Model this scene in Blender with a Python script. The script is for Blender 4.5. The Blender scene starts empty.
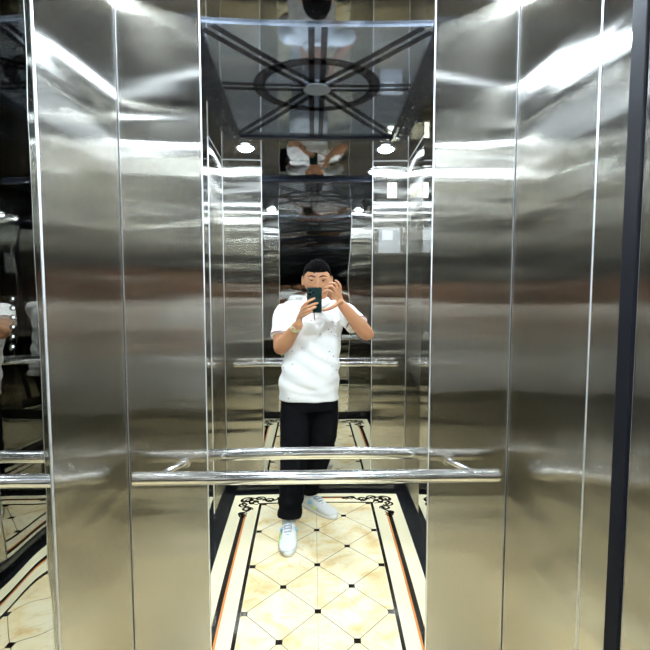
import bpy, bmesh, math, random
from mathutils import Vector, Matrix, noise
random.seed(7)
PI = math.pi
C = bpy.context.scene.collection

# ---------------------------------------------------------------- room numbers (metres)
W = 0.559          # half width of the cabin
L = 1.97           # depth, mirror wall at y = 0, opposite wall at y = -L
H = 2.42           # ceiling height
CAM = Vector((-0.016, -1.298, 1.48))

# ---------------------------------------------------------------- tagging helpers
def tag(o, label=None, cat=None, group=None, kind=None):
    if label: o['label'] = label
    if cat: o['category'] = cat
    if group: o['group'] = group
    if kind: o['kind'] = kind
    return o

def obj(name, bm, mat=None, parent=None, smooth=False):
    me = bpy.data.meshes.new(name)
    bmesh.ops.recalc_face_normals(bm, faces=bm.faces)
    bm.to_mesh(me); bm.free()
    if smooth:
        for p in me.polygons: p.use_smooth = True
    o = bpy.data.objects.new(name, me)
    C.objects.link(o)
    if mat: me.materials.append(mat)
    if parent: 
        o.parent = parent
        me.transform(Matrix.Translation(-world_loc(parent)))
    return o

def world_loc(p):
    v = Vector((0,0,0))
    while p: v += p.location; p = p.parent
    return v

def empty(name, loc):
    o = bpy.data.objects.new(name, None); C.objects.link(o)
    o.location = loc; o.empty_display_size = .05
    return o

def copy_tree(root, offset):
    r = root.copy(); C.objects.link(r)
    r.location = Vector(root.location) + Vector(offset)
    def rec(src, dst):
        for ch in list(src.children):
            c = ch.copy(); C.objects.link(c); c.parent = dst
            rec(ch, c)
    rec(root, r)
    return r

# ---------------------------------------------------------------- shape helpers
def NB(): return bmesh.new()

def box(bm, x0, x1, y0, y1, z0, z1, bev=0, seg=2):
    r = bmesh.ops.create_cube(bm, size=1)
    vs = r['verts']
    for v in vs:
        v.co = Vector(((x0+x1)/2 + v.co.x*(x1-x0), (y0+y1)/2 + v.co.y*(y1-y0), (z0+z1)/2 + v.co.z*(z1-z0)))
    if bev:
        es = set()
        for v in vs: es.update(v.link_edges)
        bmesh.ops.bevel(bm, geom=list(es), offset=bev, segments=seg, affect='EDGES', profile=.5)
    return bm

def frames(pts):
    """parallel transported frames"""
    n = len(pts); T = []
    for i in range(n):
        a = pts[max(i-1, 0)]; b = pts[min(i+1, n-1)]
        t = (b-a)
        T.append(t.normalized() if t.length > 1e-9 else Vector((0,0,1)))
    up = Vector((0,0,1)) if abs(T[0].z) < .9 else Vector((1,0,0))
    u = (up - T[0]*up.dot(T[0])).normalized()
    out = []
    for t in T:
        u = (u - t*u.dot(t))
        u = u.normalized() if u.length > 1e-6 else t.orthogonal().normalized()
        out.append((t, u, t.cross(u)))
    return out

def smooth_path(pts, rad, k=5):
    P = [Vector(p) for p in pts]; outp = []; outr = []
    n = len(P)
    for i in range(n-1):
        p0 = P[max(i-1,0)]; p1 = P[i]; p2 = P[i+1]; p3 = P[min(i+2,n-1)]
        for j in range(k):
            t = j/k
            outp.append(.5*((2*p1) + (p2-p0)*t + (2*p0-5*p1+4*p2-p3)*t*t + (3*p1-p0-3*p2+p3)*t**3))
            outr.append(rad[i]*(1-t)+rad[i+1]*t)
    outp.append(P[-1]); outr.append(rad[-1])
    return outp, outr

def tube(bm, pts, rad, seg=14, k=5, cap='round'):
    if not hasattr(rad, '__len__'): rad = [rad]*len(pts)
    P, R = smooth_path(pts, rad, k)
    fr = frames(P)
    rings = []
    def ring(c, u, v, r):
        return [bm.verts.new(c + u*math.cos(2*PI*i/seg)*r + v*math.sin(2*PI*i/seg)*r) for i in range(seg)]
    if cap == 'round':
        t,u,v = fr[0]
        for a in (.15, .5, .8):
            rings.append(ring(P[0]-t*R[0]*math.cos(a*PI/2), u, v, R[0]*math.sin(a*PI/2)))
    for p, r, (t,u,v) in zip(P, R, fr): rings.append(ring(p, u, v, r))
    if cap == 'round':
        t,u,v = fr[-1]
        for a in (.8, .5, .15):
            rings.append(ring(P[-1]+t*R[-1]*math.cos(a*PI/2), u, v, R[-1]*math.sin(a*PI/2)))
    for a, b in zip(rings, rings[1:]):
        for i in range(seg):
            bm.faces.new((a[i], a[(i+1)%seg], b[(i+1)%seg], b[i]))
    bm.faces.new(rings[0][::-1]); bm.faces.new(rings[-1])
    return bm

def loft(bm, rings, seg=36, cap=True):
    """rings: (center, u, v, ru, rv, exponent)"""
    R = []
    for c, u, v, ru, rv, e in rings:
        c = Vector(c); u = Vector(u); v = Vector(v); vs = []
        for i in range(seg):
            a = 2*PI*i/seg; ca = math.cos(a); sa = math.sin(a)
            x = math.copysign(abs(ca)**(2/e), ca); y = math.copysign(abs(sa)**(2/e), sa)
            vs.append(bm.verts.new(c + u*x*ru + v*y*rv))
        R.append(vs)
    for a, b in zip(R, R[1:]):
        for i in range(seg): bm.faces.new((a[i], a[(i+1)%seg], b[(i+1)%seg], b[i]))
    if cap:
        bm.faces.new(R[0][::-1]); bm.faces.new(R[-1])
    return bm

def ellipsoid(bm, c, r, rot=None, u=20, v=14):
    g = bmesh.ops.create_uvsphere(bm, u_segments=u, v_segments=v, radius=1)
    M = Matrix.Translation(Vector(c)) @ (rot if rot else Matrix.Identity(4)) @ Matrix.Diagonal((r[0], r[1], r[2], 1))
    bmesh.ops.transform(bm, matrix=M, verts=g['verts'])
    return g['verts']

def remeshed(name, bm, voxel, mat, parent, smooth_it=4, disp=None):
    """weld overlapping closed volumes into one continuous skin"""
    me = bpy.data.meshes.new('tmp'); bmesh.ops.recalc_face_normals(bm, faces=bm.faces)
    bm.to_mesh(me); bm.free()
    t = bpy.data.objects.new('tmp', me); C.objects.link(t)
    m = t.modifiers.new('r', 'REMESH'); m.mode = 'VOXEL'; m.voxel_size = voxel; m.use_smooth_shade = True
    if smooth_it:
        s = t.modifiers.new('s', 'SMOOTH'); s.factor = .5; s.iterations = smooth_it
    dg = bpy.context.evaluated_depsgraph_get()
    me2 = bpy.data.meshes.new_from_object(t.evaluated_get(dg))
    bpy.data.objects.remove(t); bpy.data.meshes.remove(me)
    me2.name = name
    if disp:
        for v, nrm in [(v, v.normal.copy()) for v in me2.vertices]: v.co = disp(v.co.copy(), nrm)
    for p in me2.polygons: p.use_smooth = True
    o = bpy.data.objects.new(name, me2); C.objects.link(o)
    me2.materials.clear(); me2.materials.append(mat)
    if parent:
        o.parent = parent; me2.transform(Matrix.Translation(-world_loc(parent)))
    return o

# ---------------------------------------------------------------- materials
def mat(name, col=(.8,.8,.8), rough=.5, metal=0, **kw):
    m = bpy.data.materials.new(name); m.use_nodes = True
    b = m.node_tree.nodes['Principled BSDF']
    b.inputs['Base Color'].default_value = (*col, 1)
    b.inputs['Roughness'].default_value = rough
    b.inputs['Metallic'].default_value = metal
    for k, v in kw.items(): b.inputs[k].default_value = v
    return m
def N(m, t, **kw):
    n = m.node_tree.nodes.new(t)
    for k, v in kw.items(): setattr(n, k, v)
    return n
def LK(m, a, b): m.node_tree.links.new(a, b)
def P(m): return m.node_tree.nodes['Principled BSDF']

def wavy(m, scale, dist, stretch=(1,1,1), detail=1, strength=1.0):
    tc = N(m, 'ShaderNodeTexCoord'); geo = N(m, 'ShaderNodeNewGeometry')
    mp = N(m, 'ShaderNodeMapping'); mp.inputs['Scale'].default_value = stretch
    LK(m, geo.outputs['Position'], mp.inputs['Vector'])
    nz = N(m, 'ShaderNodeTexNoise'); nz.inputs['Scale'].default_value = scale; nz.inputs['Detail'].default_value = detail
    LK(m, mp.outputs[0], nz.inputs['Vector'])
    bp = N(m, 'ShaderNodeBump'); bp.inputs['Strength'].default_value = strength; bp.inputs['Distance'].default_value = dist
    LK(m, nz.outputs['Fac'], bp.inputs['Height']); LK(m, bp.outputs[0], P(m).inputs['Normal'])
    return bp

def steel(name, col, rough, waves, scale=3.0):
    m = mat(name, col, rough, 1)
    b = P(m); b.inputs['Anisotropic'].default_value = 1.0; b.inputs['Anisotropic Rotation'].default_value = .25
    cx = N(m, 'ShaderNodeCombineXYZ'); cx.inputs[2].default_value = 1
    LK(m, cx.outputs[0], b.inputs['Tangent'])
    b1 = wavy(m, scale, waves, (1,1,1.0), 1)
    g2 = N(m, 'ShaderNodeNewGeometry'); m2 = N(m, 'ShaderNodeMapping'); m2.inputs['Scale'].default_value = (.9,.9,14)
    LK(m, g2.outputs['Position'], m2.inputs['Vector'])
    z2 = N(m, 'ShaderNodeTexNoise'); z2.inputs['Scale'].default_value = 1; z2.inputs['Detail'].default_value = .3
    LK(m, m2.outputs[0], z2.inputs['Vector'])
    b2 = N(m, 'ShaderNodeBump'); b2.inputs['Strength'].default_value = 1; b2.inputs['Distance'].default_value = .0032
    LK(m, z2.outputs['Fac'], b2.inputs['Height']); LK(m, b2.outputs[0], b1.inputs['Normal'])
    # hairline brushing: fine vertical streaks in roughness
    geo = N(m, 'ShaderNodeNewGeometry'); mp = N(m, 'ShaderNodeMapping'); mp.inputs['Scale'].default_value = (900, 900, 4)
    LK(m, geo.outputs['Position'], mp.inputs['Vector'])
    gl = N(m, 'ShaderNodeBsdfAnisotropic'); gl.distribution = 'GGX'
    gl.inputs['Color'].default_value = (*col, 1); gl.inputs['Anisotropy'].default_value = .86; gl.inputs['Rotation'].default_value = 0
    LK(m, cx.outputs[0], gl.inputs['Tangent']); LK(m, b1.outputs[0], gl.inputs['Normal'])
    LK(m, gl.outputs[0], m.node_tree.nodes['Material Output'].inputs['Surface'])
    nz = N(m, 'ShaderNodeTexNoise'); nz.inputs['Scale'].default_value = 1; nz.inputs['Detail'].default_value = 2
    LK(m, mp.outputs[0], nz.inputs['Vector'])
    mr = N(m, 'ShaderNodeMapRange'); mr.inputs['To Min'].default_value = rough*.97; mr.inputs['To Max'].default_value = rough*1.03
    LK(m, nz.outputs['Fac'], mr.inputs['Value']); LK(m, mr.outputs[0], gl.inputs['Roughness'])
    return m

M = {}
M['steel'] = steel('brushed_steel', (.63,.605,.55), .17, .0022)
M['edge'] = mat('polished_edge', (.95,.95,.95), .45, 1)
M['chrome'] = mat('polished_tube', (.95,.94,.93), .16, 1)
M['mirror'] = mat('mirror_steel', (.90,.90,.885), .0, 1)
M['black_mirror'] = mat('dark_titanium_mirror', (.50,.50,.49), .0, 1); wavy(M['black_mirror'], 2.2, .003)
M['side_mirror'] = mat('dark_side_mirror', (.48,.48,.46), .0, 1); wavy(M['side_mirror'], 2.6, .004)
M['backing'] = mat('backing', (.05,.05,.05), .6)
M['skirt'] = mat('black_granite', (.012,.012,.013), .06)
M['seal'] = mat('black_rubber', (.004,.004,.006), .6, 0, **{'Specular IOR Level': .1})
M['ceiling'] = mat('dark_ceiling_steel', (.38,.375,.37), .03, 1); wavy(M['ceiling'], 2, .002)
M['cpanel'] = mat('blue_grey_ceiling_panel', (.35,.40,.49), .04, .8); wavy(M['cpanel'], 2, .002)
M['cband'] = mat('etched_band', (.03,.03,.04), .12, .6)
M['cframe'] = mat('ceiling_frame', (.02,.022,.03), .08, .5); wavy(M['cframe'], 30, .004, detail=3)
M['hub'] = mat('hub', (.30,.32,.34), .15, .6)
M['lampring'] = mat('lamp_ring', (.8,.8,.8), .2, 1)
def emis(name, col, s):
    m = mat(name, (0,0,0), .5); b = P(m)
    b.inputs['Emission Color'].default_value = (*col, 1); b.inputs['Emission Strength'].default_value = s
    return m
M['lamp'] = emis('lamp_lens', (.74,.87,1.0), 1250)
M['glow'] = emis('lit_button', (.8,.9,1.0), 5)
M['cream'] = mat('cream_marble', (.80,.71,.47), .10)
M['ink'] = mat('dark_inlay', (.018,.013,.010), .08)
M['orange'] = mat('orange_inlay', (.62,.22,.06), .1)
M['joint'] = mat('brown_joint', (.10,.06,.03), .4)
# onyx field: cream with soft amber clouding and veins, diagonal joints
def onyx():
    m = mat('onyx_field', (.8,.74,.58), .08); b = P(m)
    geo = N(m, 'ShaderNodeNewGeometry')
    nz = N(m, 'ShaderNodeTexNoise'); nz.inputs['Scale'].default_value = 5; nz.inputs['Detail'].default_value = 6; nz.inputs['Distortion'].default_value = 1.2
    LK(m, geo.outputs['Position'], nz.inputs['Vector'])
    cr = N(m, 'ShaderNodeValToRGB'); e = cr.color_ramp.elements
    e[0].position = .30; e[0].color = (.68,.46,.20,1); e[1].position = .62; e[1].color = (.82,.73,.50,1)
    x = e.new(.44); x.color = (.78,.63,.36,1); y = e.new(.52); y.color = (.80,.69,.44,1)
    LK(m, nz.outputs['Fac'], cr.inputs['Fac'])
    n2 = N(m, 'ShaderNodeTexNoise'); n2.inputs['Scale'].default_value = 3; n2.inputs['Detail'].default_value = 8; n2.inputs['Distortion'].default_value = 2.5
    LK(m, geo.outputs['Position'], n2.inputs['Vector'])
    r2 = N(m, 'ShaderNodeValToRGB'); e = r2.color_ramp.elements
    e[0].position = .485; e[0].color = (0,0,0,1); e[1].position = .5; e[1].color = (1,1,1,1); q = e.new(.515); q.color = (0,0,0,1)
    LK(m, n2.outputs['Fac'], r2.inputs['Fac'])
    mul = N(m, 'ShaderNodeMath', operation='MULTIPLY'); mul.inputs[1].default_value = .45; LK(m, r2.outputs[0], mul.inputs[0])
    mx = N(m, 'ShaderNodeMix', data_type='RGBA'); mx.inputs[7].default_value = (.60,.36,.15,1)
    LK(m, mul.outputs[0], mx.inputs[0]); LK(m, cr.outputs[0], mx.inputs[6]); LK(m, mx.outputs[2], b.inputs['Base Color'])
    return m
M['onyx'] = onyx()

# ---------------------------------------------------------------- setting
def struct(name, bm, m, parent=None, smooth=False):
    o = obj(name, bm, m, parent, smooth)
    o['kind'] = 'structure'
    return o

T = .04
struct('wall_back', box(NB(), -W-T, W+T, .016, .016+T, 0, H), M['backing'])
struct('wall_front', box(NB(), -W-T, W+T, -L-.016-T, -L-.016, 0, H), M['backing'])
struct('wall_left', box(NB(), -W-.012-T, -W-.012, -L-.016, .016, 0, H), M['backing'])
struct('wall_right', box(NB(), W+.012, W+.012+T, -L-.016, .016, 0, H), M['backing'])
ceil = struct('ceiling', box(NB(), -W-.012, W+.012, -L-.016, .016, H, H+.03), M['ceiling'])
floor = struct('floor', box(NB(), -W-.012, W+.012, -L-.016, .016, -.03, 0), M['skirt'])

SK = .075
struct('baseboard_back', box(NB(), -W, W, -.010, .016, 0, SK, .002), M['skirt'])
struct('baseboard_front', box(NB(), -W, W, -L-.016, -L+.010, 0, SK, .002), M['skirt'])
struct('baseboard_left', box(NB(), -W-.012, -W+.010, -L+.010, -.010, 0, SK, .002), M['skirt'])
struct('baseboard_right', box(NB(), W-.010, W+.012, -L+.010, -.010, 0, SK, .002), M['skirt'])

# floor inlay, laid as thin stone pieces
FX, FY0, FY1 = .50, -.055, -1.915
FC = -.985
def fl(name, bm, m): return obj(name, bm, m, floor)
fl('cream_border', box(NB(), -FX, FX, FY1, FY0, 0, .0010), M['cream'])
fx, fy0, fy1 = .325, -.205, -1.765
fl('onyx_field', box(NB(), -fx, fx, fy1, fy0, .0010, .0014), M['onyx'])
def ribbon(bm, pts, w, z, closed=False):
    Pn = [Vector((p[0], p[1], 0)) for p in pts]; n = len(Pn); ls = []; rs = []
    for i in range(n):
        if closed: a = Pn[(i-1)%n]; b = Pn[(i+1)%n]
        else: a = Pn[max(i-1,0)]; b = Pn[min(i+1,n-1)]
        t = (b-a).normalized(); nn = Vector((-t.y, t.x, 0))
        ww = w[i] if hasattr(w, '__len__') else w
        ls.append(bm.verts.new((Pn[i].x+nn.x*ww/2, Pn[i].y+nn.y*ww/2, z)))
        rs.append(bm.verts.new((Pn[i].x-nn.x*ww/2, Pn[i].y-nn.y*ww/2, z)))
    for i in range(n if closed else n-1):
        j = (i+1)%n
        bm.faces.new((ls[i], rs[i], rs[j], ls[j]))
def extrude_up(bm, h):
    r = bmesh.ops.extrude_face_region(bm, geom=bm.faces[:])
    bmesh.ops.translate(bm, vec=(0,0,-h), verts=[v for v in r['geom'] if isinstance(v, bmesh.types.BMVert)])
# joints: diagonal lines and centre joint
bm = NB(); px_, py_ = .155, .18
cy = -1.04
for k in range(-14, 15):
    # lines x/px + y/py = k  and  x/px - y/py = k ; clip to the field
    for s in (1, -1):
        pts = []
        for i in range(201):
            x = -fx + 2*fx*i/200
            y = cy + s*(k*1.0 - x/px_)*py_ 
            if fy1 <= y <= fy0: pts.append((x, y))
        if len(pts) >= 2 and (k % 2 == 0): ribbon(bm, [pts[0], pts[-1]], .0034, .0016)
ribbon(bm, [(0, fy0), (0, fy1)], .0016, .0016)
extrude_up(bm, .0002)
fl('tile_joint', bm, M['joint'])
bm = NB()
for i in range(-2, 3):
    for j in range(-5, 6):
        x = i*px_; y = cy + j*py_
        if (i+j) % 2 == 0 and fy1 < y < fy0:
            box(bm, x-.014, x+.014, y-.014, y+.014, .0014, .0018)
fl('dark_insets', bm, M['ink'])
# double dark frame round the field
def rect_frame(bm, x, y0, y1, w, z):
    for a in ((-x-w, -x, y1-w, y0+w), (x, x+w, y1-w, y0+w)): box(bm, a[0], a[1], a[2], a[3], .001, z)
    for a in ((-x, x, y0, y0+w), (-x, x, y1-w, y1)): box(bm, a[0], a[1], a[2], a[3], .001, z)
bm = NB(); rect_frame(bm, fx, fy0, fy1, .016, .0019)
fl('inlay_frame', bm, M['ink'])
# border bands: black and orange strips that stop short of the corner scrolls
bx_ = .412
bm = NB(); bo = NB()
ys0, ys1 = -.34, -1.63
for s in (-1, 1):
    box(bm, min(s*bx_, s*(bx_+.022)), max(s*bx_, s*(bx_+.022)), ys1, ys0, .001, .0019)
    box(bo, min(s*bx_, s*(bx_-.010)), max(s*bx_, s*(bx_-.010)), ys1, ys0, .001, .0019)
for y, s in ((-.125, 1), (-1.845, -1)):
    a, b = sorted((y, y+s*.018)); box(bm, -.20, .20, a, b, .001, .0019)
    a, b = sorted((y, y-s*.009)); box(bo, -.20, .20, a, b, .001, .0019)
fl('black_band', bm, M['ink']); fl('orange_band', bo, M['orange'])
# corner scrolls
def spiral(cx, cy, r0, r1, a0, turns, n=40):
    return [(cx+(r0+(r1-r0)*i/n)*math.cos(a0+turns*2*PI*i/n), cy+(r0+(r1-r0)*i/n)*math.sin(a0+turns*2*PI*i/n)) for i in range(n+1)]
def scroll_bm(sx, sy):
    bm = NB(); ox = sx*.415; oy = FC + sy*.85
    S = []
    # (dx, dy) measured inward from the corner of the border
    base = [spiral(0,0,.004,.034,0,1.4), spiral(-.055,.012,.004,.028,2.4,1.3), spiral(-.105,-.006,.003,.026,.6,-1.4),
            spiral(-.150,.010,.003,.020,3,1.3), spiral(-.185,.0,.002,.014,0,-1.2),
            [( -.03+.03*t, -.03-.02*math.sin(t*5)) for t in [i/10*1.2 for i in range(-8,11)]],
            [(-.20+.018*i, .022*math.sin(i*.9)) for i in range(12)]]
    for c in base: S.append(c); S.append([(y, x) for x, y in c])
    for c in S:
        n = len(c); ws = [.007+.008*math.sin(PI*i/(n-1)) for i in range(n)]
        ribbon(bm, [(ox+sx*x*1.3, oy+sy*y*1.3) for x, y in c], ws, .0019)
    extrude_up(bm, .0007)
    return bm
for sx in (-1, 1):
    for sy in (-1, 1): fl('scroll_inlay', scroll_bm(sx, sy), M['ink'])

# ---------------------------------------------------------------- wall panels
def panel(name, x0, x1, y0, y1, z0, z1, m, label, cat, group=None, bev=.0028):
    o = obj(name, box(NB(), x0, x1, y0, y1, z0, z1, bev, 2), m)
    # polished chamfer on the long edges
    o.data.materials.append(M['edge'])
    mx = max(p.area for p in o.data.polygons)
    for p in o.data.polygons:
        if p.area < .02*mx: p.material_index = 1
    return tag(o, label, cat, group)
g = 'brushed steel wall panels'
ML, MR = -.328, .322       # back mirror edges
Z0, Z1 = SK+.001, H-.001
panel('steel_panel', -W, ML, 0, .015, Z0, Z1, M['steel'], 'back wall steel panel left of the mirror, behind the near handrail end', 'wall panel', g)
panel('steel_panel', MR, W, 0, .015, Z0, Z1, M['steel'], 'back wall steel panel right of the mirror, behind the near handrail end', 'wall panel', g)
panel('steel_panel', -W-.011, -W, -.375, -.001, Z0, Z1, M['steel'], 'brushed steel panel on the left side wall between the corner seam and the dark mirror', 'wall panel', g)
panel('steel_panel', W, W+.011, -.375, -.001, Z0, Z1, M['steel'], 'brushed steel panel on the right side wall next to the back corner seam', 'wall panel', g)
panel('steel_panel', W, W+.011, -.466, -.376, Z0, Z1, M['steel'], 'narrow brushed steel strip on the right wall beside the black vertical seal', 'wall panel', g)
panel('steel_panel', W, W+.011, -.985, -.508, Z0, Z1, M['steel'], 'brushed steel panel just right of the black vertical seal at the frame edge', 'wall panel', g)
panel('steel_panel', W, W+.011, -L, -1.451, Z0, Z1, M['steel'], 'brushed steel panel on the right wall behind the person, past the button plate', 'wall panel', g)
panel('steel_panel', -W-.011, -W, -L, -1.50, Z0, Z1, M['steel'], 'brushed steel panel on the left wall behind the person, past the dark mirror', 'wall panel', g)
FM = .345
panel('steel_panel', -W, -.325, -L-.015, -L, Z0, Z1, M['steel'], 'brushed steel panel behind the person, reflected left of his shirt', 'wall panel', g)
panel('steel_panel', FM, W, -L-.015, -L, Z0, Z1, M['steel'], 'brushed steel panel behind the person, reflected right of his raised elbow', 'wall panel', g)
def bowed_bm(R=80.0, ya=-1.499, yb=-.376):
    b = NB(); n = 64; ym = (ya+yb)/2; f = []; k = []
    for j in range(2):
        z = (Z0, Z1)[j]; f.append([]); k.append([])
        for i in range(n+1):
            y = ya+(yb-ya)*i/n
            x = -W-.001-(y-ym)**2/(2*R)
            f[j].append(b.verts.new((x, y, z))); k[j].append(b.verts.new((x-.002, y, z)))
    for i in range(n):
        b.faces.new((f[0][i], f[0][i+1], f[1][i+1], f[1][i])); b.faces.new((k[0][i+1], k[0][i], k[1][i], k[1][i+1]))
        b.faces.new((f[1][i], f[1][i+1], k[1][i+1], k[1][i])); b.faces.new((f[0][i+1], f[0][i], k[0][i], k[0][i+1]))
    b.faces.new((f[0][0], f[1][0], k[1][0], k[0][0])); b.faces.new((f[0][n], k[0][n], k[1][n], f[1][n]))
    return b
def smooth_flat(o):
    for p in o.data.polygons: p.use_smooth = True
    o.data.set_sharp_from_angle(angle=math.radians(30)); return o
tag(smooth_flat(obj('side_mirror', bowed_bm(), M['side_mirror'])),
    'dark glossy mirror panel on the left side wall at the left frame edge', 'mirror')
tag(obj('rear_mirror', box(NB(), -.3245, FM-.0005, -L-.014, -L-.004, Z0, Z1, .001), M['black_mirror']),
    'black mirror panel behind the person, dark around his head in the reflection', 'mirror')
struct('trim_1', box(NB(), W-.004, W+.011, -.507, -.467, 0, H-.001, .003), M['seal'])

# main mirror: polished sheet, faintly dished about the vertical like the real bowed sheet
R_ = 10.2
bm = NB(); nx, nz_ = 96, 2; xc = (ML+MR)/2; hw = (MR-ML)/2-.0005
ed = hw*hw/(2*R_)
grid = []
for j in range(nz_+1):
    row = []
    for i in range(nx+1):
        x = -hw+2*hw*i/nx
        row.append(bm.verts.new((xc+x, .0035 + ed - x*x/(2*R_), Z0+(Z1-Z0)*j/nz_)))
    grid.append(row)
for j in range(nz_):
    for i in range(nx): bm.faces.new((grid[j][i], grid[j][i+1], grid[j+1][i+1], grid[j+1][i]))
r = bmesh.ops.extrude_face_region(bm, geom=bm.faces[:])
bmesh.ops.translate(bm, vec=(0,.003,0), verts=[v for v in r['geom'] if isinstance(v, bmesh.types.BMVert)])
mir = obj('wall_mirror', bm, M['mirror'], smooth=False)
for p in mir.data.polygons:
    if abs(p.normal.y) > .9: p.use_smooth = True
mir.data.set_sharp_from_angle(angle=math.radians(30))
tag(mir, 'tall polished mirror panel in the middle of the back wall reflecting the person', 'mirror')

# ---------------------------------------------------------------- handrails
def handrail(y, sgn, x0, x1, z, label):
    """sgn: direction from the rail to its wall"""
    root = empty('handrail', ((x0+x1)/2, y, z))
    bm = NB(); s = 32; r = .0185
    prof = [(0, .0), (0,.72), (.0015,.9), (.005,1.0)]
    rings = []
    def ring(x, k): return [bm.verts.new((x, y+r*k*math.cos(2*PI*i/s), z+r*k*math.sin(2*PI*i/s))) for i in range(s)]
    for dx, k in prof[1:]: rings.append(ring(x0+dx, k))
    for dx, k in prof[:0:-1]: rings.append(ring(x1-dx, k))
    for a, b in zip(rings, rings[1:]):
        for i in range(s): bm.faces.new((a[i], a[(i+1)%s], b[(i+1)%s], b[i]))
    bm.faces.new(rings[0]); bm.faces.new(rings[-1][::-1])
    o = obj('rail_tube', bm, M['chrome'], root, True); o.data.set_sharp_from_angle(angle=math.radians(50))
    wall = 0 if sgn > 0 else -L
    for xx, dx in ((x0+.072, .045), (x1-.072, -.045)):
        bm = NB(); tube(bm, [(xx, y, z+.004), (xx+dx*.25, y+sgn*.028, z+.008), (xx+dx*.75, y+sgn*.055, z+.012), (xx+dx, wall-sgn*.004, z+.012)], .008, 14, 6, 'flat')
        br = obj('bracket', bm, M['chrome'], root, True)
        bm = NB(); g_ = bmesh.ops.create_cone(bm, cap_ends=True, segments=28, radius1=.018, radius2=.016, depth=.005)
        bmesh.ops.transform(bm, matrix=Matrix.Translation((xx+dx, wall-sgn*.003, z+.012)) @ Matrix.Rotation(sgn*PI/2, 4, 'X'), verts=bm.verts)
        obj('flange', bm, M['chrome'], br)
    tag(root, label, 'handrail', 'polished tubular handrails')
    return root
handrail(-.085, 1, -.514, .501, .972, 'polished tubular steel handrail crossing in front of the back mirror')
handrail(-L+.085, -1, -.495, .495, .972, 'polished tubular steel handrail behind the person, smaller and higher in the reflection')

# ---------------------------------------------------------------- ceiling panel with wheel pattern
pc = Vector((.0, -.88, 0)); pxh, pyh = .385, .55
wc = Vector((.0, -.80, 0))
cp = empty('ceiling_medallion', (0, pc.y, H-.012))
obj('panel_sheet', box(NB(), -pxh, pxh, pc.y-pyh, pc.y+pyh, H-.010, H-.0005), M['cpanel'], cp)
bm = NB()
for x0, x1, y0, y1 in ((-pxh-.085,-pxh,pc.y-pyh-.045,pc.y+pyh),(pxh,pxh+.085,pc.y-pyh-.045,pc.y+pyh),(-pxh,pxh,pc.y-pyh-.045,pc.y-pyh)):
    box(bm, x0, x1, y0, y1, H-.028, H-.0005, .006, 3)
obj('frame', bm, M['cframe'], cp)
# beaded moulding that sparkles on the frame
for x in (-pxh-.030, pxh+.030):
    bm = NB()
    path = [(x, pc.y-pyh+.02 + (2*pyh-.04)*i/60, H-.028) for i in range(61)]
    tube(bm, path, [.006+.005*abs(math.sin(i*.9)) for i in range(61)], 10, 4)
    obj('moulding', bm, M['cframe'], cp, True)
bm = NB()
n = 72
R1, R2 = .212, .258
zz = H-.0125
def disc_ring(bm, r1, r2, z, n=72, a0=0, a1=2*PI, th=.003):
    vi = [[bm.verts.new((wc.x+r*math.cos(a0+(a1-a0)*i/n), wc.y+r*math.sin(a0+(a1-a0)*i/n), zq)) for r in (r1, r2) for zq in (z, z+th)] for i in range(n+1)]
    for i in range(n):
        a, b = vi[i], vi[i+1]
        bm.faces.new((a[0], b[0], b[2], a[2])); bm.faces.new((a[1], a[3], b[3], b[1]))
        bm.faces.new((a[2], b[2], b[3], a[3])); bm.faces.new((a[0], a[1], b[1], b[0]))
disc_ring(bm, R1, R2, zz)
obj('wheel_ring', bm, M['cband'], cp)
def spoke(bm, a, r0, r1, off, w):
    d = Vector((math.cos(a), math.sin(a), 0)); nn = Vector((-d.y, d.x, 0))
    q = []
    for r, s in ((r0,-1),(r1,-1),(r1,1),(r0,1)):
        p = wc + d*r + nn*(off+s*w/2); q.append(p)
    lo = [bm.verts.new((p.x, p.y, zz)) for p in q]; hi = [bm.verts.new((p.x, p.y, zz+.003)) for p in q]
    bm.faces.new(lo); bm.faces.new(hi[::-1])
    for i in range(4): bm.faces.new((lo[i], lo[(i+1)%4], hi[(i+1)%4], hi[i]))
CR = [(sx*pxh, pc.y+sy*pyh-wc.y) for sx in (-1,1) for sy in (-1,1)]
for a, rr in [(0,pxh),(PI/2,pc.y+pyh-wc.y),(PI,pxh),(-PI/2,wc.y-pc.y+pyh)]+[(math.atan2(q[1],q[0]), math.hypot(*q)-.026) for q in CR]:
    bm = NB()
    for off in (-.022, .022): spoke(bm, a, .05, rr-.006, off, .022)
    obj('spoke', bm, M['cband'], cp)
bm = NB(); g_ = bmesh.ops.create_cone(bm, cap_ends=True, segments=48, radius1=.055, radius2=.05, depth=.01)
bmesh.ops.translate(bm, vec=(wc.x, wc.y, H-.016), verts=bm.verts)
obj('hub', bm, M['hub'], cp)
tag(cp, 'dark glossy ceiling panel with a spoked wheel pattern and moulded frame', 'ceiling panel')

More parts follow.
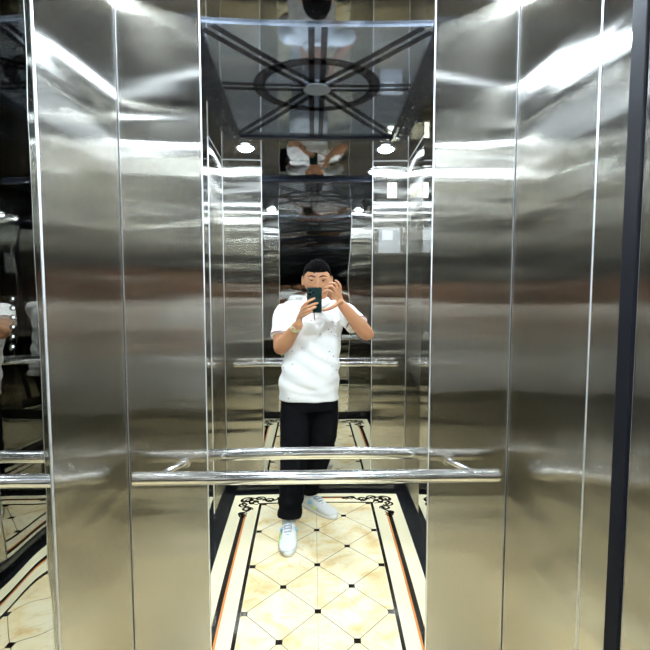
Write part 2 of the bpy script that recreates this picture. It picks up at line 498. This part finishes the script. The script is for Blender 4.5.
# ---------------------------------------------------------------- downlights
def downlight(x, y):
    root = empty('downlight', (x, y, H))
    bm = NB(); s = 36
    prof = [(.060, -.0005), (.060,-.004), (.056,-.006), (.050,-.006), (.047,-.003), (.047,-.0005)]
    rings = [[bm.verts.new((x+r*math.cos(2*PI*i/s), y+r*math.sin(2*PI*i/s), H+z)) for i in range(s)] for r, z in prof]
    for k in range(len(rings)):
        a, b = rings[k], rings[(k+1)%len(rings)]
        for i in range(s): bm.faces.new((a[i], a[(i+1)%s], b[(i+1)%s], b[i]))
    obj('trim_ring', bm, M['lampring'], root)
    bm = NB(); ellipsoid(bm, (x, y, H-.004), (.040,.040,.020), None, 32, 16)
    obj('lens', bm, M['lamp'], root, True)
    return root
dl = downlight(-.39, -.11)
tag(dl, 'round ceiling downlight in the back left corner above the steel panels', 'ceiling light', 'round ceiling downlights')
for x, y, t in ((.39, -.11, 'round ceiling downlight in the back right corner above the steel panels'),
                (-.39, -1.70, 'round ceiling downlight behind the person, reflected at the upper left of the mirror'),
                (.39, -1.70, 'round ceiling downlight behind the person, reflected at the upper right of the mirror')):
    d = copy_tree(dl, (x+.39, y+.11, 0)); d['label'] = t

# ---------------------------------------------------------------- button plate and notices
M['plate'] = mat('dark_plate', (.60,.59,.57), .0, 1)
M['btn'] = mat('steel_button', (.6,.6,.6), .2, 1)
M['paper'] = mat('cream_paper', (.85,.78,.55), .6)
M['white'] = mat('white_paper', (.8,.78,.74), .6)
M['ink2'] = mat('printed_ink', (.25,.12,.08), .6)
bp = empty('button_plate', (W, -1.11, 1.3))
obj('plate', box(NB(), W-.002, W+.011, -1.449, -.987, SK+.001, H-.002, .001), M['plate'], bp)
for i in range(6):
    z = 1.18 + i*.055
    b = NB(); bmesh.ops.create_cone(b, cap_ends=True, segments=24, radius1=.017, radius2=.015, depth=.006)
    bmesh.ops.transform(b, matrix=Matrix.Translation((W-.004, -1.11, z)) @ Matrix.Rotation(-PI/2, 4, 'Y'), verts=b.verts)
    o = obj('button', b, M['btn'], bp)
    b = NB(); bmesh.ops.create_cone(b, cap_ends=True, segments=20, radius1=.006, radius2=.006, depth=.001)
    bmesh.ops.transform(b, matrix=Matrix.Translation((W-.0076, -1.11, z)) @ Matrix.Rotation(-PI/2, 4, 'Y'), verts=b.verts)
    obj('indicator', b, M['glow'], o)
obj('display', box(NB(), W-.003, W-.0015, -1.15, -1.07, 1.60, 1.70, .0005), M['btn'], bp)
tag(bp, 'tall dark glossy lift control plate with a column of small lit buttons, right wall', 'control panel')
st = obj('sticker', box(NB(), .435, .49, -L, -L+.0012, 2.16, 2.265), M['paper'])
tag(st, 'small cream sticker high on the steel panel behind the person', 'sticker')
nf = empty('notice_holder', (.45, -L+.004, 1.86))
obj('clear_sheet', box(NB(), .385, .515, -L+.0005, -L+.006, 1.77, 1.95, .0015), mat('clear_acrylic', (.9,.9,.9), .04, 0, **{'Transmission Weight': .9, 'IOR': 1.3}), nf)
obj('paper_slip', box(NB(), .405, .47, -L+.0002, -L+.0004, 1.86, 1.93), M['white'], nf)
tag(nf, 'clear acrylic notice holder on the steel panel below the cream sticker', 'notice holder')
#P0
# ---------------------------------------------------------------- the person, facing the back mirror (+y)
M['skin'] = mat('skin', (.42,.20,.10), .45, 0, **{'Subsurface Weight': .08, 'Subsurface Scale': .01})
M['lip'] = mat('lips', (.42,.17,.13), .4)
M['hair'] = mat('black_hair', (.003,.0025,.0025), 1, 0, **{'Specular IOR Level': .03})
M['eye'] = mat('eye_white', (.22,.17,.14), .4)
M['iris'] = mat('dark_iris', (.02,.012,.008), .1)
M['trouser'] = mat('black_cotton', (.004,.004,.005), .9, 0, **{'Specular IOR Level': .08})
M['trim'] = mat('dark_red_trim', (.16,.03,.03), .7)
M['shoe'] = mat('white_knit', (.60,.585,.55), .8)
M['tongue'] = mat('grey_mesh', (.30,.32,.33), .8)
M['sole'] = mat('white_rubber', (.80,.80,.78), .4)
M['lime'] = mat('lime_accent', (.55,.85,.25), .5)
M['blue'] = mat('pale_blue_accent', (.28,.50,.62), .5)
M['lace'] = mat('white_lace', (.85,.85,.83), .7)
M['phone'] = mat('dark_green_phone', (.006,.025,.023), .15, .2)
M['glass'] = mat('black_lens_glass', (.005,.005,.008), .03)
M['screen'] = mat('phone_screen', (.02,.02,.02), .05)
M['watch'] = mat('watch_metal', (.75,.68,.5), .2, 1)
M['strap'] = mat('watch_strap', (.62,.56,.42), .5)
def shirt_mat():
    m = mat('white_pique', (.80,.79,.77), .8)
    geo = N(m, 'ShaderNodeNewGeometry')
    mp = N(m, 'ShaderNodeMapping'); mp.inputs['Scale'].default_value = (1,.35,1); mp.inputs['Rotation'].default_value = (0,.5,0)
    LK(m, geo.outputs['Position'], mp.inputs['Vector'])
    v = N(m, 'ShaderNodeTexVoronoi', feature='F1'); v.inputs['Scale'].default_value = 32; v.inputs['Randomness'].default_value = .55
    LK(m, mp.outputs[0], v.inputs['Vector'])
    lt = N(m, 'ShaderNodeMath', operation='LESS_THAN'); lt.inputs[1].default_value = .12
    LK(m, v.outputs['Distance'], lt.inputs[0])
    mx = N(m, 'ShaderNodeMix', data_type='RGBA'); mx.inputs[6].default_value = (.82,.81,.79,1); mx.inputs[7].default_value = (.12,.11,.13,1)
    LK(m, lt.outputs[0], mx.inputs[0]); LK(m, mx.outputs[2], P(m).inputs['Base Color'])
    return m
M['shirt'] = shirt_mat()

person = empty('person', (-.03, -1.56, 0))
tag(person, 'man in a white polo shirt and black trousers holding up a phone', 'person')
V = Vector
# joints
SH_L, EL_L, WR_L = V((-.170,-1.60,1.362)), V((-.188,-1.455,1.140)), V((-.095,-1.352,1.292))
SH_R, EL_R, WR_R = V((.152,-1.60,1.366)), V((.268,-1.435,1.228)), V((.134,-1.350,1.408))
HC = V((.006,-1.555,1.565))       # head centre
body = NB()
# head
g = bmesh.ops.create_uvsphere(body, u_segments=56, v_segments=40, radius=1)
def gs(d, c, s): return math.exp(-sum(((a-b)/s)**2 for a, b in zip(d, c)))
tilt = Matrix.Rotation(math.radians(-13), 4, 'X')
def headpt(d):
    x, y, z = d
    px = x*.076; py = y*.094; pz = z*.114
    if z < 0: px *= 1-.30*(-z)**1.6
    if z < 0 and y < 0: py *= 1-.35*(-z)
    if z > .3: px *= 1-.10*(z-.3)
    p = V((px, py, pz))
    for s in (-1, 1):
        p.y -= .010*gs(d, (s*.42, .88, .10), .17)        # eye sockets
        p.y += .004*gs(d, (s*.42, .85, .28), .16)        # brows
        p.x += s*.004*gs(d, (s*.72, .62, -.18), .25)     # cheekbones
        p.y += .004*gs(d, (s*.45, .80, -.25), .22)
    p.y += .010*gs(d, (0, .62, -.80), .24)               # chin
    p.y += .006*gs(d, (0, .85, -.48), .22)
    return p
def tohead(p): return HC + (tilt @ p)
for v in g['verts']: v.co = tohead(headpt(v.co.copy()))
def hp(x, y, z): return tohead(V((x, y, z)))
tube(body, [hp(0,.084,.026), hp(0,.097,.004), hp(0,.108,-.018), hp(0,.110,-.026)], [.007,.0085,.011,.010], 12, 4)
for s in (-1, 1):
    ellipsoid(body, hp(s*.0125,.096,-.027), (.009,.010,.008))
    ellipsoid(body, hp(s*.030,.078,.022), (.019,.010,.006))          # upper lids
    ellipsoid(body, hp(s*.030,.078,.002), (.016,.009,.005))          # lower lids
    ellipsoid(body, hp(s*.078,-.004,-.004), (.006,.018,.031), Matrix.Rotation(s*.35,4,'Z'))   # ears
    ellipsoid(body, hp(s*.080,-.002,-.028), (.007,.010,.010))
ellipsoid(body, hp(0,.090,-.050), (.022,.009,.006)); ellipsoid(body, hp(0,.089,-.060), (.019,.009,.007))
# neck and trunk
tube(body, [hp(0,-.022,-.03), hp(0,-.020,-.09), (.0,-1.590,1.44), (-.002,-1.60,1.38), (-.005,-1.60,1.30)], [.058,.056,.058,.066,.09], 24, 4)
X1, Y1 = V((1,0,0)), V((0,1,0))
loft(body, [((-.035,-1.575,.80),X1,Y1,.120,.09,2.3),((-.035,-1.575,.90),X1,Y1,.145,.105,2.3),((-.03,-1.575,1.0),X1,Y1,.140,.105,2.3),
            ((-.02,-1.585,1.15),X1,Y1,.140,.098,2.3),((-.01,-1.59,1.28),X1,Y1,.152,.10,2.4),((-.005,-1.60,1.36),X1,Y1,.145,.075,2.3),((-.003,-1.60,1.41),X1,Y1,.075,.05,2.2)])
# arms
def arm(sh, el, wr, off):
    tube(body, [sh, sh.lerp(el,.35)+off, sh.lerp(el,.75)+off*.6, el], [.052,.049,.043,.040], 20, 5)
    tube(body, [el, el.lerp(wr,.28), el.lerp(wr,.65), wr.lerp(el,.04), wr], [.040,.043,.034,.027,.026], 20, 5)
arm(SH_L, EL_L, WR_L, V((-.008,0,0))); arm(SH_R, EL_R, WR_R, V((.008,0,0)))
# legs under the trousers
for hip, kn, an in (((-.105,-1.57,.86),(-.120,-1.46,.49),(-.146,-1.365,.10)), ((.045,-1.59,.86),(.03,-1.61,.49),(-.045,-1.725,.10))):
    tube(body, [hip, V(hip).lerp(V(kn),.5), kn], [.060,.056,.046], 18, 4)
    tube(body, [kn, V(kn).lerp(V(an),.35), an], [.046,.044,.033], 18, 4)
for an, d in (((-.146,-1.365,.09), V((0,1,0))), ((-.045,-1.725,.09), V((.62,.78,0)))):
    a = V(an); tube(body, [a+V((0,0,.03)), a-V((0,0,.03)), a+d*.06-V((0,0,.04)), a+d*.14-V((0,0,.055))], [.033,.034,.03,.022], 14, 4)
# hands
def hand(wr, fingers, thumb, rw):
    for mcp, pip, dip, tip, r in fingers:
        m = V(mcp); w0 = V(wr).lerp(m, .12)
        tube(body, [w0, V(wr).lerp(m,.55), m], [rw*.75, r*1.45, r*1.35], 14, 4)
        tube(body, [m, pip, dip, tip], [r*1.22, r*1.05, r*.97, r*.82], 14, 4)
    c, m, i, t = thumb
    tube(body, [V(wr).lerp(V(c),.3), c, m], [rw*.7, .0145, .0125], 14, 4)
    tube(body, [m, i, t], [.0118, .0105, .0088], 14, 4)
hand(WR_L, [((-.071,-1.322,1.394),(-.053,-1.287,1.420),(-.031,-1.288,1.438),(-.011,-1.2905,1.449),.0082),
            ((-.076,-1.318,1.374),(-.052,-1.284,1.396),(-.023,-1.286,1.412),(.004,-1.2900,1.421),.0085),
            ((-.080,-1.320,1.354),(-.056,-1.285,1.373),(-.028,-1.286,1.388),(-.004,-1.290,1.399),.0082),
            ((-.082,-1.325,1.336),(-.062,-1.290,1.350),(-.040,-1.288,1.363),(-.021,-1.2905,1.373),.0072)],
     ((-.088,-1.348,1.335),(-.074,-1.352,1.370),(-.052,-1.338,1.402),(-.028,-1.3225,1.424)), .026)
hand(WR_R, [((.090,-1.302,1.466),(.068,-1.284,1.492),(.051,-1.288,1.492),(.035,-1.296,1.481),.0080),
            ((.102,-1.316,1.478),(.082,-1.298,1.515),(.063,-1.302,1.518),(.046,-1.310,1.507),.0083),
            ((.113,-1.331,1.480),(.100,-1.316,1.527),(.082,-1.317,1.538),(.065,-1.324,1.534),.0077),
            ((.122,-1.346,1.472),(.122,-1.338,1.518),(.110,-1.335,1.543),(.097,-1.338,1.554),.0066)],
     ((.120,-1.325,1.430),(.092,-1.302,1.406),(.062,-1.296,1.388),(.036,-1.3035,1.380)), .026)
bo_ = remeshed('body', body, .0032, M['skin'], person, 3)
# eyes, brows and lips
for s in (-1, 1):
    b = NB(); ellipsoid(b, hp(s*.031,.0795,.0115), (.0135,.0086,.0028)); ey = obj('eye', b, M['eye'], person, True)
    b = NB(); ellipsoid(b, hp(s*.031,.0875,.0105), (.0066,.0022,.0036)); obj('iris', b, M['iris'], ey, True)
    b = NB(); tube(b, [hp(s*.012,.0895,.034), hp(s*.030,.0885,.041), hp(s*.050,.074,.035)], [.0026,.0034,.0018], 10, 5); obj('eyebrow', b, M['hair'], person, True)
b = NB(); ellipsoid(b, hp(0,.0935,-.0505), (.020,.0075,.0045)); ellipsoid(b, hp(0,.0925,-.0590), (.017,.0075,.0052)); obj('lips', b, M['lip'], person, True)
# hair: short sides, fuller quiff on top
b = NB(); g = bmesh.ops.create_uvsphere(b, u_segments=80, v_segments=56, radius=1)
dele = []
for v in g['verts']:
    d = v.co.copy(); p = headpt(d)
    az = math.atan2(d.x, d.y)                         # 0 = front
    fr = max(0, math.cos(az))
    line = -.28 + .78*min(1, max(0, (math.cos(az)+.20)/.75))**.9 + .05*noise.noise(V((d.x*6,d.y*6,1)))       # hairline height by direction
    if abs(abs(az)-1.45) < .22: line = min(line, .05)
    top = max(0, (d.z-.35)/.65)
    th = .0025 + .011*top**.7 + .004*fr*top
    th += .006*noise.noise(V((d.x*9, d.y*5, d.z*9)))*(.3+top) + .0045*abs(noise.noise(V((d.x*26, d.y*15, d.z*26))))*(.4+top)+.0015*random.random()
    k = (d.z-line)/.10
    th = th*min(1, max(0, k)) - (.012 if k <= 0 else 0)
    v.co = tohead(p + d.normalized()*th)
    if k < -1.5: dele.append(v)
bmesh.ops.delete(b, geom=dele, context='VERTS')
obj('hair', b, M['hair'], person, True)

# polo shirt
sb = NB()
loft(sb, [((-.040,-1.575,.795),X1,Y1,.165,.128,2.4),((-.040,-1.575,.83),X1,Y1,.166,.130,2.4),((-.036,-1.572,.92),X1,Y1,.164,.134,2.4),((-.030,-1.574,1.0),X1,Y1,.159,.130,2.4),
          ((-.022,-1.58,1.10),X1,Y1,.157,.120,2.4),((-.017,-1.588,1.20),X1,Y1,.156,.116,2.5),((-.012,-1.593,1.30),X1,Y1,.162,.108,2.5),((-.008,-1.60,1.35),X1,Y1,.158,.088,2.2),((-.004,-1.603,1.388),X1,Y1,.118,.070,2.0),((-.002,-1.603,1.425),X1,Y1,.082,.060,2.0)])
def sleeve(sh, el, inner, fr):
    t = (el-sh).normalized()
    a = sh.lerp(el, .02); e = sh.lerp(el, fr)
    tube(sb, [inner, a, sh.lerp(el,.3), e], [.052,.058,.061,.064], 26, 5, 'flat')
    return e, t
eL, tL = sleeve(SH_L, EL_L, V((-.09,-1.605,1.362)), .70)
eR, tR = sleeve(SH_R, EL_R, V((.08,-1.605,1.366)), .62)
def folds(p, n):
    a = .0
    # drape: soft diagonal folds across the belly and gathers at the waist and arm pits
    s1 = math.sin((p.x*.8+p.z*1.0)*52 + 3*noise.noise(p*5))
    a += .0050*s1*(.4+.6*math.exp(-((p.z-.98)/.16)**2))
    a += .007*noise.noise(V((p.x*9, p.y*9, p.z*5)))
    a += .0035*math.sin(p.z*95+6*noise.noise(p*6))*math.exp(-((p.z-.87)/.05)**2)*(1 if p.x < 0 else .5)
    for c in (V((-.15,-1.54,1.26)), V((.15,-1.54,1.27))):
        a += .004*math.sin((p-c).length*140)*math.exp(-((p-c).length/.08)**2)
    return p + n*a
shirt = remeshed('polo_shirt', sb, .0055, M['shirt'], person, 5, folds)
def band(name, c, axis, r, w, m, parent, th=.0016, flat=1.0):
    """open ring hugging a sleeve or wrist"""
    b = NB(); axis = axis.normalized(); u = axis.orthogonal().normalized(); vv = axis.cross(u); s = 40; R = []
    for k, rr in ((-w/2, r-th), (-w/2, r+th), (w/2, r+th), (w/2, r-th)):
        R.append([b.verts.new(c+axis*k+(u*math.cos(2*PI*i/s)+vv*math.sin(2*PI*i/s)*flat)*rr) for i in range(s)])
    for k in range(4):
        a, q = R[k], R[(k+1)%4]
        for i in range(s): b.faces.new((a[i], a[(i+1)%s], q[(i+1)%s], q[i]))
    return obj(name, b, m, parent, False)
tag(band('cuff_trim', eL-tL*.006, tL, .0645, .006, M['trim'], shirt, .0022), 'dark red piping on the sleeve')
tag(band('cuff_trim', eR-tR*.006, tR, .0645, .006, M['trim'], shirt, .0022), 'dark red piping on the sleeve')
# collar: two folded leaves open at the throat
NCK = V((.0,-1.598,1.425))
def collar(z_lift, drop, r_in, r_out, name, m, th=.004, zoff=0):
    b = NB(); s = 44; rows = []
    for i in range(s+1):
        a = .30 + (2*PI-.60)*i/s            # gap at the front
        fr_ = math.cos(a)                   # front = +y
        d = V((math.sin(a), math.cos(a), 0))
        tip = math.exp(-((min(a, 2*PI-a)-.30)/.35)**2)
        zt = NCK.z + z_lift - .018*max(0, fr_) + zoff
        top = V((NCK.x, NCK.y, 0)) + V((d.x*r_in, d.y*r_in*1.03, 0)); top.z = zt
        bot = V((NCK.x, NCK.y, 0)) + V((d.x*(r_out+.010*tip), d.y*(r_out+.022*tip), 0)); bot.z = zt - drop - .022*tip
        rows.append([b.verts.new(top), b.verts.new(top.lerp(bot,.5)+d*.004), b.verts.new(bot), b.verts.new(bot-d*th), b.verts.new(top-d*th)])
    for p, q in zip(rows, rows[1:]):
        for k in range(5): b.faces.new((p[k], p[(k+1)%5], q[(k+1)%5], q[k]))
    b.faces.new(rows[0]); b.faces.new(rows[-1][::-1])
    return obj(name, b, m, shirt, True)
M['plain'] = mat('white_collar', (.82,.81,.79), .8)
collar(.030, .036, .064, .084, 'collar', M['plain'])
b = NB(); tube(b, [(-.024,-1.505,1.398),(-.012,-1.497,1.36),(-.008,-1.488,1.31)], [.0022,.0022,.0022], 8, 4); tag(obj('placket_trim', b, M['trim'], shirt, True), 'dark red placket edge')
for z, y in ((1.365,-1.486), (1.325,-1.474)):
    b = NB(); ellipsoid(b, (-.002, y, z), (.0055,.003,.0055)); obj('button', b, M['plain'], shirt, True)

# trousers
tb = NB()
loft(tb, [((-.038,-1.575,.90),X1,Y1,.142,.110,2.3),((-.038,-1.575,.84),X1,Y1,.150,.116,2.4),((-.036,-1.575,.78),X1,Y1,.153,.118,2.5),((-.034,-1.575,.73),X1,Y1,.140,.112,2.4)])
tube(tb, [(-.112,-1.575,.84),(-.118,-1.535,.66),(-.120,-1.47,.48),(-.132,-1.41,.28),(-.146,-1.372,.105)], [.082,.084,.076,.069,.064], 26, 6, 'flat')
tube(tb, [(.036,-1.580,.84),(.042,-1.590,.66),(.030,-1.605,.48),(-.012,-1.665,.28),(-.043,-1.722,.115)], [.084,.085,.076,.066,.060], 26, 6, 'flat')
def tf(p, n):
    a = .004*noise.noise(V((p.x*7, p.y*7, p.z*4)))
    a += .0045*math.sin(p.z*70+5*noise.noise(p*5))*math.exp(-((p.z-.17)/.07)**2)
    a += .003*math.sin((p.z+p.x)*60)*math.exp(-((p.z-.50)/.06)**2)
    return p + n*a
trs = remeshed('trousers', tb, .0055, M['trouser'], person, 4, tf)

# trainers
def shoe(pos, ang, mirror):
    Mx = Matrix.Translation(V(pos)) @ Matrix.Rotation(ang, 4, 'Z') @ Matrix.Diagonal((mirror,1,1,1))
    root_b = NB()
    # rings along the foot, heel at y=0, toe at y=.285
    prof = [(-.002,.020,.030,.030),(.010,.030,.060,.040),(.040,.035,.078,.044),(.085,.036,.078,.046),(.125,.038,.072,.044),(.165,.043,.058,.036),(.205,.047,.046,.030),(.240,.045,.038,.024),(.268,.034,.030,.018),(.282,.016,.022,.010)]
    rings = []
    for y, w, h, zc in prof:
        x0 = .006*math.sin(y/.28*PI)
        rings.append(((x0, y, .012+h/2), X1, V((0,0,1)), w, h/2, 2.6))
    loft(root_b, rings, 30)
    tube(root_b, [(0,.040,.06),(0,.038,.105)], [.036,.039], 20, 4, 'flat')   # ankle collar
    bmesh.ops.transform(root_b, matrix=Mx, verts=root_b.verts)
    up = remeshed('shoe', root_b, .004, M['shoe'], person, 4)
    sb_ = NB(); s = 40; lo = []; hi = []
    out = []
    for i in range(s):
        a = 2*PI*i/s; yy = .140+.150*math.sin(a); 
        ww = .036+.012*max(0, math.sin(a))*1.0
        xx = math.copysign(abs(math.cos(a))**.75, math.cos(a))*ww + .006
        out.append((xx, yy))
    zt = [.024+.010*max(0,-math.sin(2*PI*i/s))+.004*max(0,math.sin(2*PI*i/s)) for i in range(s)]
    l = [[sb_.verts.new((x*.93, .14+(y-.14)*.97, 0)) for x, y in out], [sb_.verts.new((x, y, .006)) for x, y in out],
         [sb_.verts.new((x*1.02, y, z*.7)) for (x, y), z in zip(out, zt)], [sb_.verts.new((x*.96, .14+(y-.14)*.985, z)) for (x, y), z in zip(out, zt)]]
    for a, b_ in zip(l, l[1:]):
        for i in range(s): sb_.faces.new((a[i], a[(i+1)%s], b_[(i+1)%s], b_[i]))
    sb_.faces.new(l[0][::-1]); sb_.faces.new(l[-1])
    bmesh.ops.transform(sb_, matrix=Mx, verts=sb_.verts)
    obj('sole', sb_, M['sole'], up, True)
    b = NB(); ellipsoid(b, (.001,.125,.0815), (.021,.062,.0065), Matrix.Rotation(-.36,4,'X')); bmesh.ops.transform(b, matrix=Mx, verts=b.verts)
    tag(obj('tongue', b, M['tongue'], up, True), 'grey mesh tongue')
    for k in range(5):
        b = NB(); y = .100+.020*k; z = .088-.0072*k - (.003 if k > 3 else 0)
        tube(b, [(-.024,y,z-.006),(-.010,y+.004,z+.004),(.012,y-.002+.004,z+.004),(.026,y+.002,z-.006)], .0036, 8, 3)
        bmesh.ops.transform(b, matrix=Mx, verts=b.verts); obj('lace', b, M['lace'], up, True)
    for nm, m_, y, z, lab in (('accent', M['lime'], .150, .040, 'lime green side accent'), ('accent', M['blue'], .105, .062, 'pale blue side accent')):
        for sx in (-1, 1):
            b = NB(); ellipsoid(b, (sx*.036+.004, y, z), (.010,.026,.015), Matrix.Rotation(.5,4,'X')); bmesh.ops.transform(b, matrix=Mx, verts=b.verts)
            tag(obj(nm, b, m_, up, True), lab)
    b = NB(); tube(b, [(-.040,.03,.018),(-.043,.10,.014),(-.046,.17,.014)], .0035, 8, 4); bmesh.ops.transform(b, matrix=Mx, verts=b.verts)
    tag(obj('accent', b, M['lime'], up, True), 'lime green stripe along the sole')
shoe((-.150,-1.402,.0025), 0.0, 1)
shoe((-.073,-1.752,.0025), -math.radians(40), -1)
# wristwatch on his left wrist
ax = (WR_L-EL_L).normalized(); wc = WR_L.lerp(EL_L, .12)
wt = band('watch_strap', wc, ax, .0305, .018, M['strap'], person, .0015)
nrm = V((.1,1,.15)); nrm = (nrm-ax*nrm.dot(ax)).normalized()
b = NB(); bmesh.ops.create_cone(b, cap_ends=True, segments=32, radius1=.018, radius2=.0165, depth=.008)
q = nrm.to_track_quat('Z','Y').to_matrix().to_4x4()
bmesh.ops.transform(b, matrix=Matrix.Translation(wc+nrm*.0335) @ q, verts=b.verts)
obj('watch_case', b, M['watch'], wt)

# phone held up in front of his face; the camera looks from its lens
px0, px1, pz0, pz1, py0, py1 = -.048, .027, 1.365, 1.512, -1.3105, -1.302
ph = empty('smartphone', ((px0+px1)/2, (py0+py1)/2, pz0))
obj('shell', box(NB(), px0, px1, py0, py1, pz0, pz1, .004, 4), M['phone'], ph, True)
obj('screen', box(NB(), px0+.003, px1-.003, py0-.0006, py0+.0005, pz0+.003, pz1-.003, .0003), M['screen'], ph)
cmod = obj('camera_bump', box(NB(), -.044, -.008, py1-.0002, py1+.0012, 1.4625, 1.5065, .0005, 2), M['phone'], ph)
for x, z in ((-.033, 1.495), (-.033, 1.473), (-.0165, 1.4825)):
    b = NB(); bmesh.ops.create_cone(b, cap_ends=True, segments=28, radius1=.0068, radius2=.0062, depth=.0012)
    bmesh.ops.transform(b, matrix=Matrix.Translation((x, py1+.0016, z)) @ Matrix.Rotation(-PI/2,4,'X'), verts=b.verts)
    obj('lens', b, M['glass'], cmod)
tag(ph, 'dark green smartphone held in front of his face with both hands', 'smartphone')
#P1
# ---------------------------------------------------------------- camera
cd = bpy.data.cameras.new('camera'); cam = bpy.data.objects.new('camera', cd); C.objects.link(cam)
cam.location = CAM; cd.sensor_width = 36; cd.lens = 36*450/650; cd.clip_start = .001; cd.clip_end = 50
cam.rotation_euler = (math.radians(90-4.07), 0, math.radians(-1.40))
bpy.context.scene.camera = cam
w = bpy.data.worlds.new('world'); bpy.context.scene.world = w; w.use_nodes = True
w.node_tree.nodes['Background'].inputs[0].default_value = (.5,.5,.5,1); w.node_tree.nodes['Background'].inputs[1].default_value = .02
s = bpy.context.scene
s.view_settings.view_transform = 'Standard'; s.view_settings.look = 'None'; s.view_settings.gamma = 1
s.view_settings.exposure = .2
s.cycles.max_bounces = 20; s.cycles.glossy_bounces = 20; s.cycles.diffuse_bounces = 4; s.cycles.transmission_bounces = 6
s.cycles.sample_clamp_indirect = 12; s.cycles.blur_glossy = .3
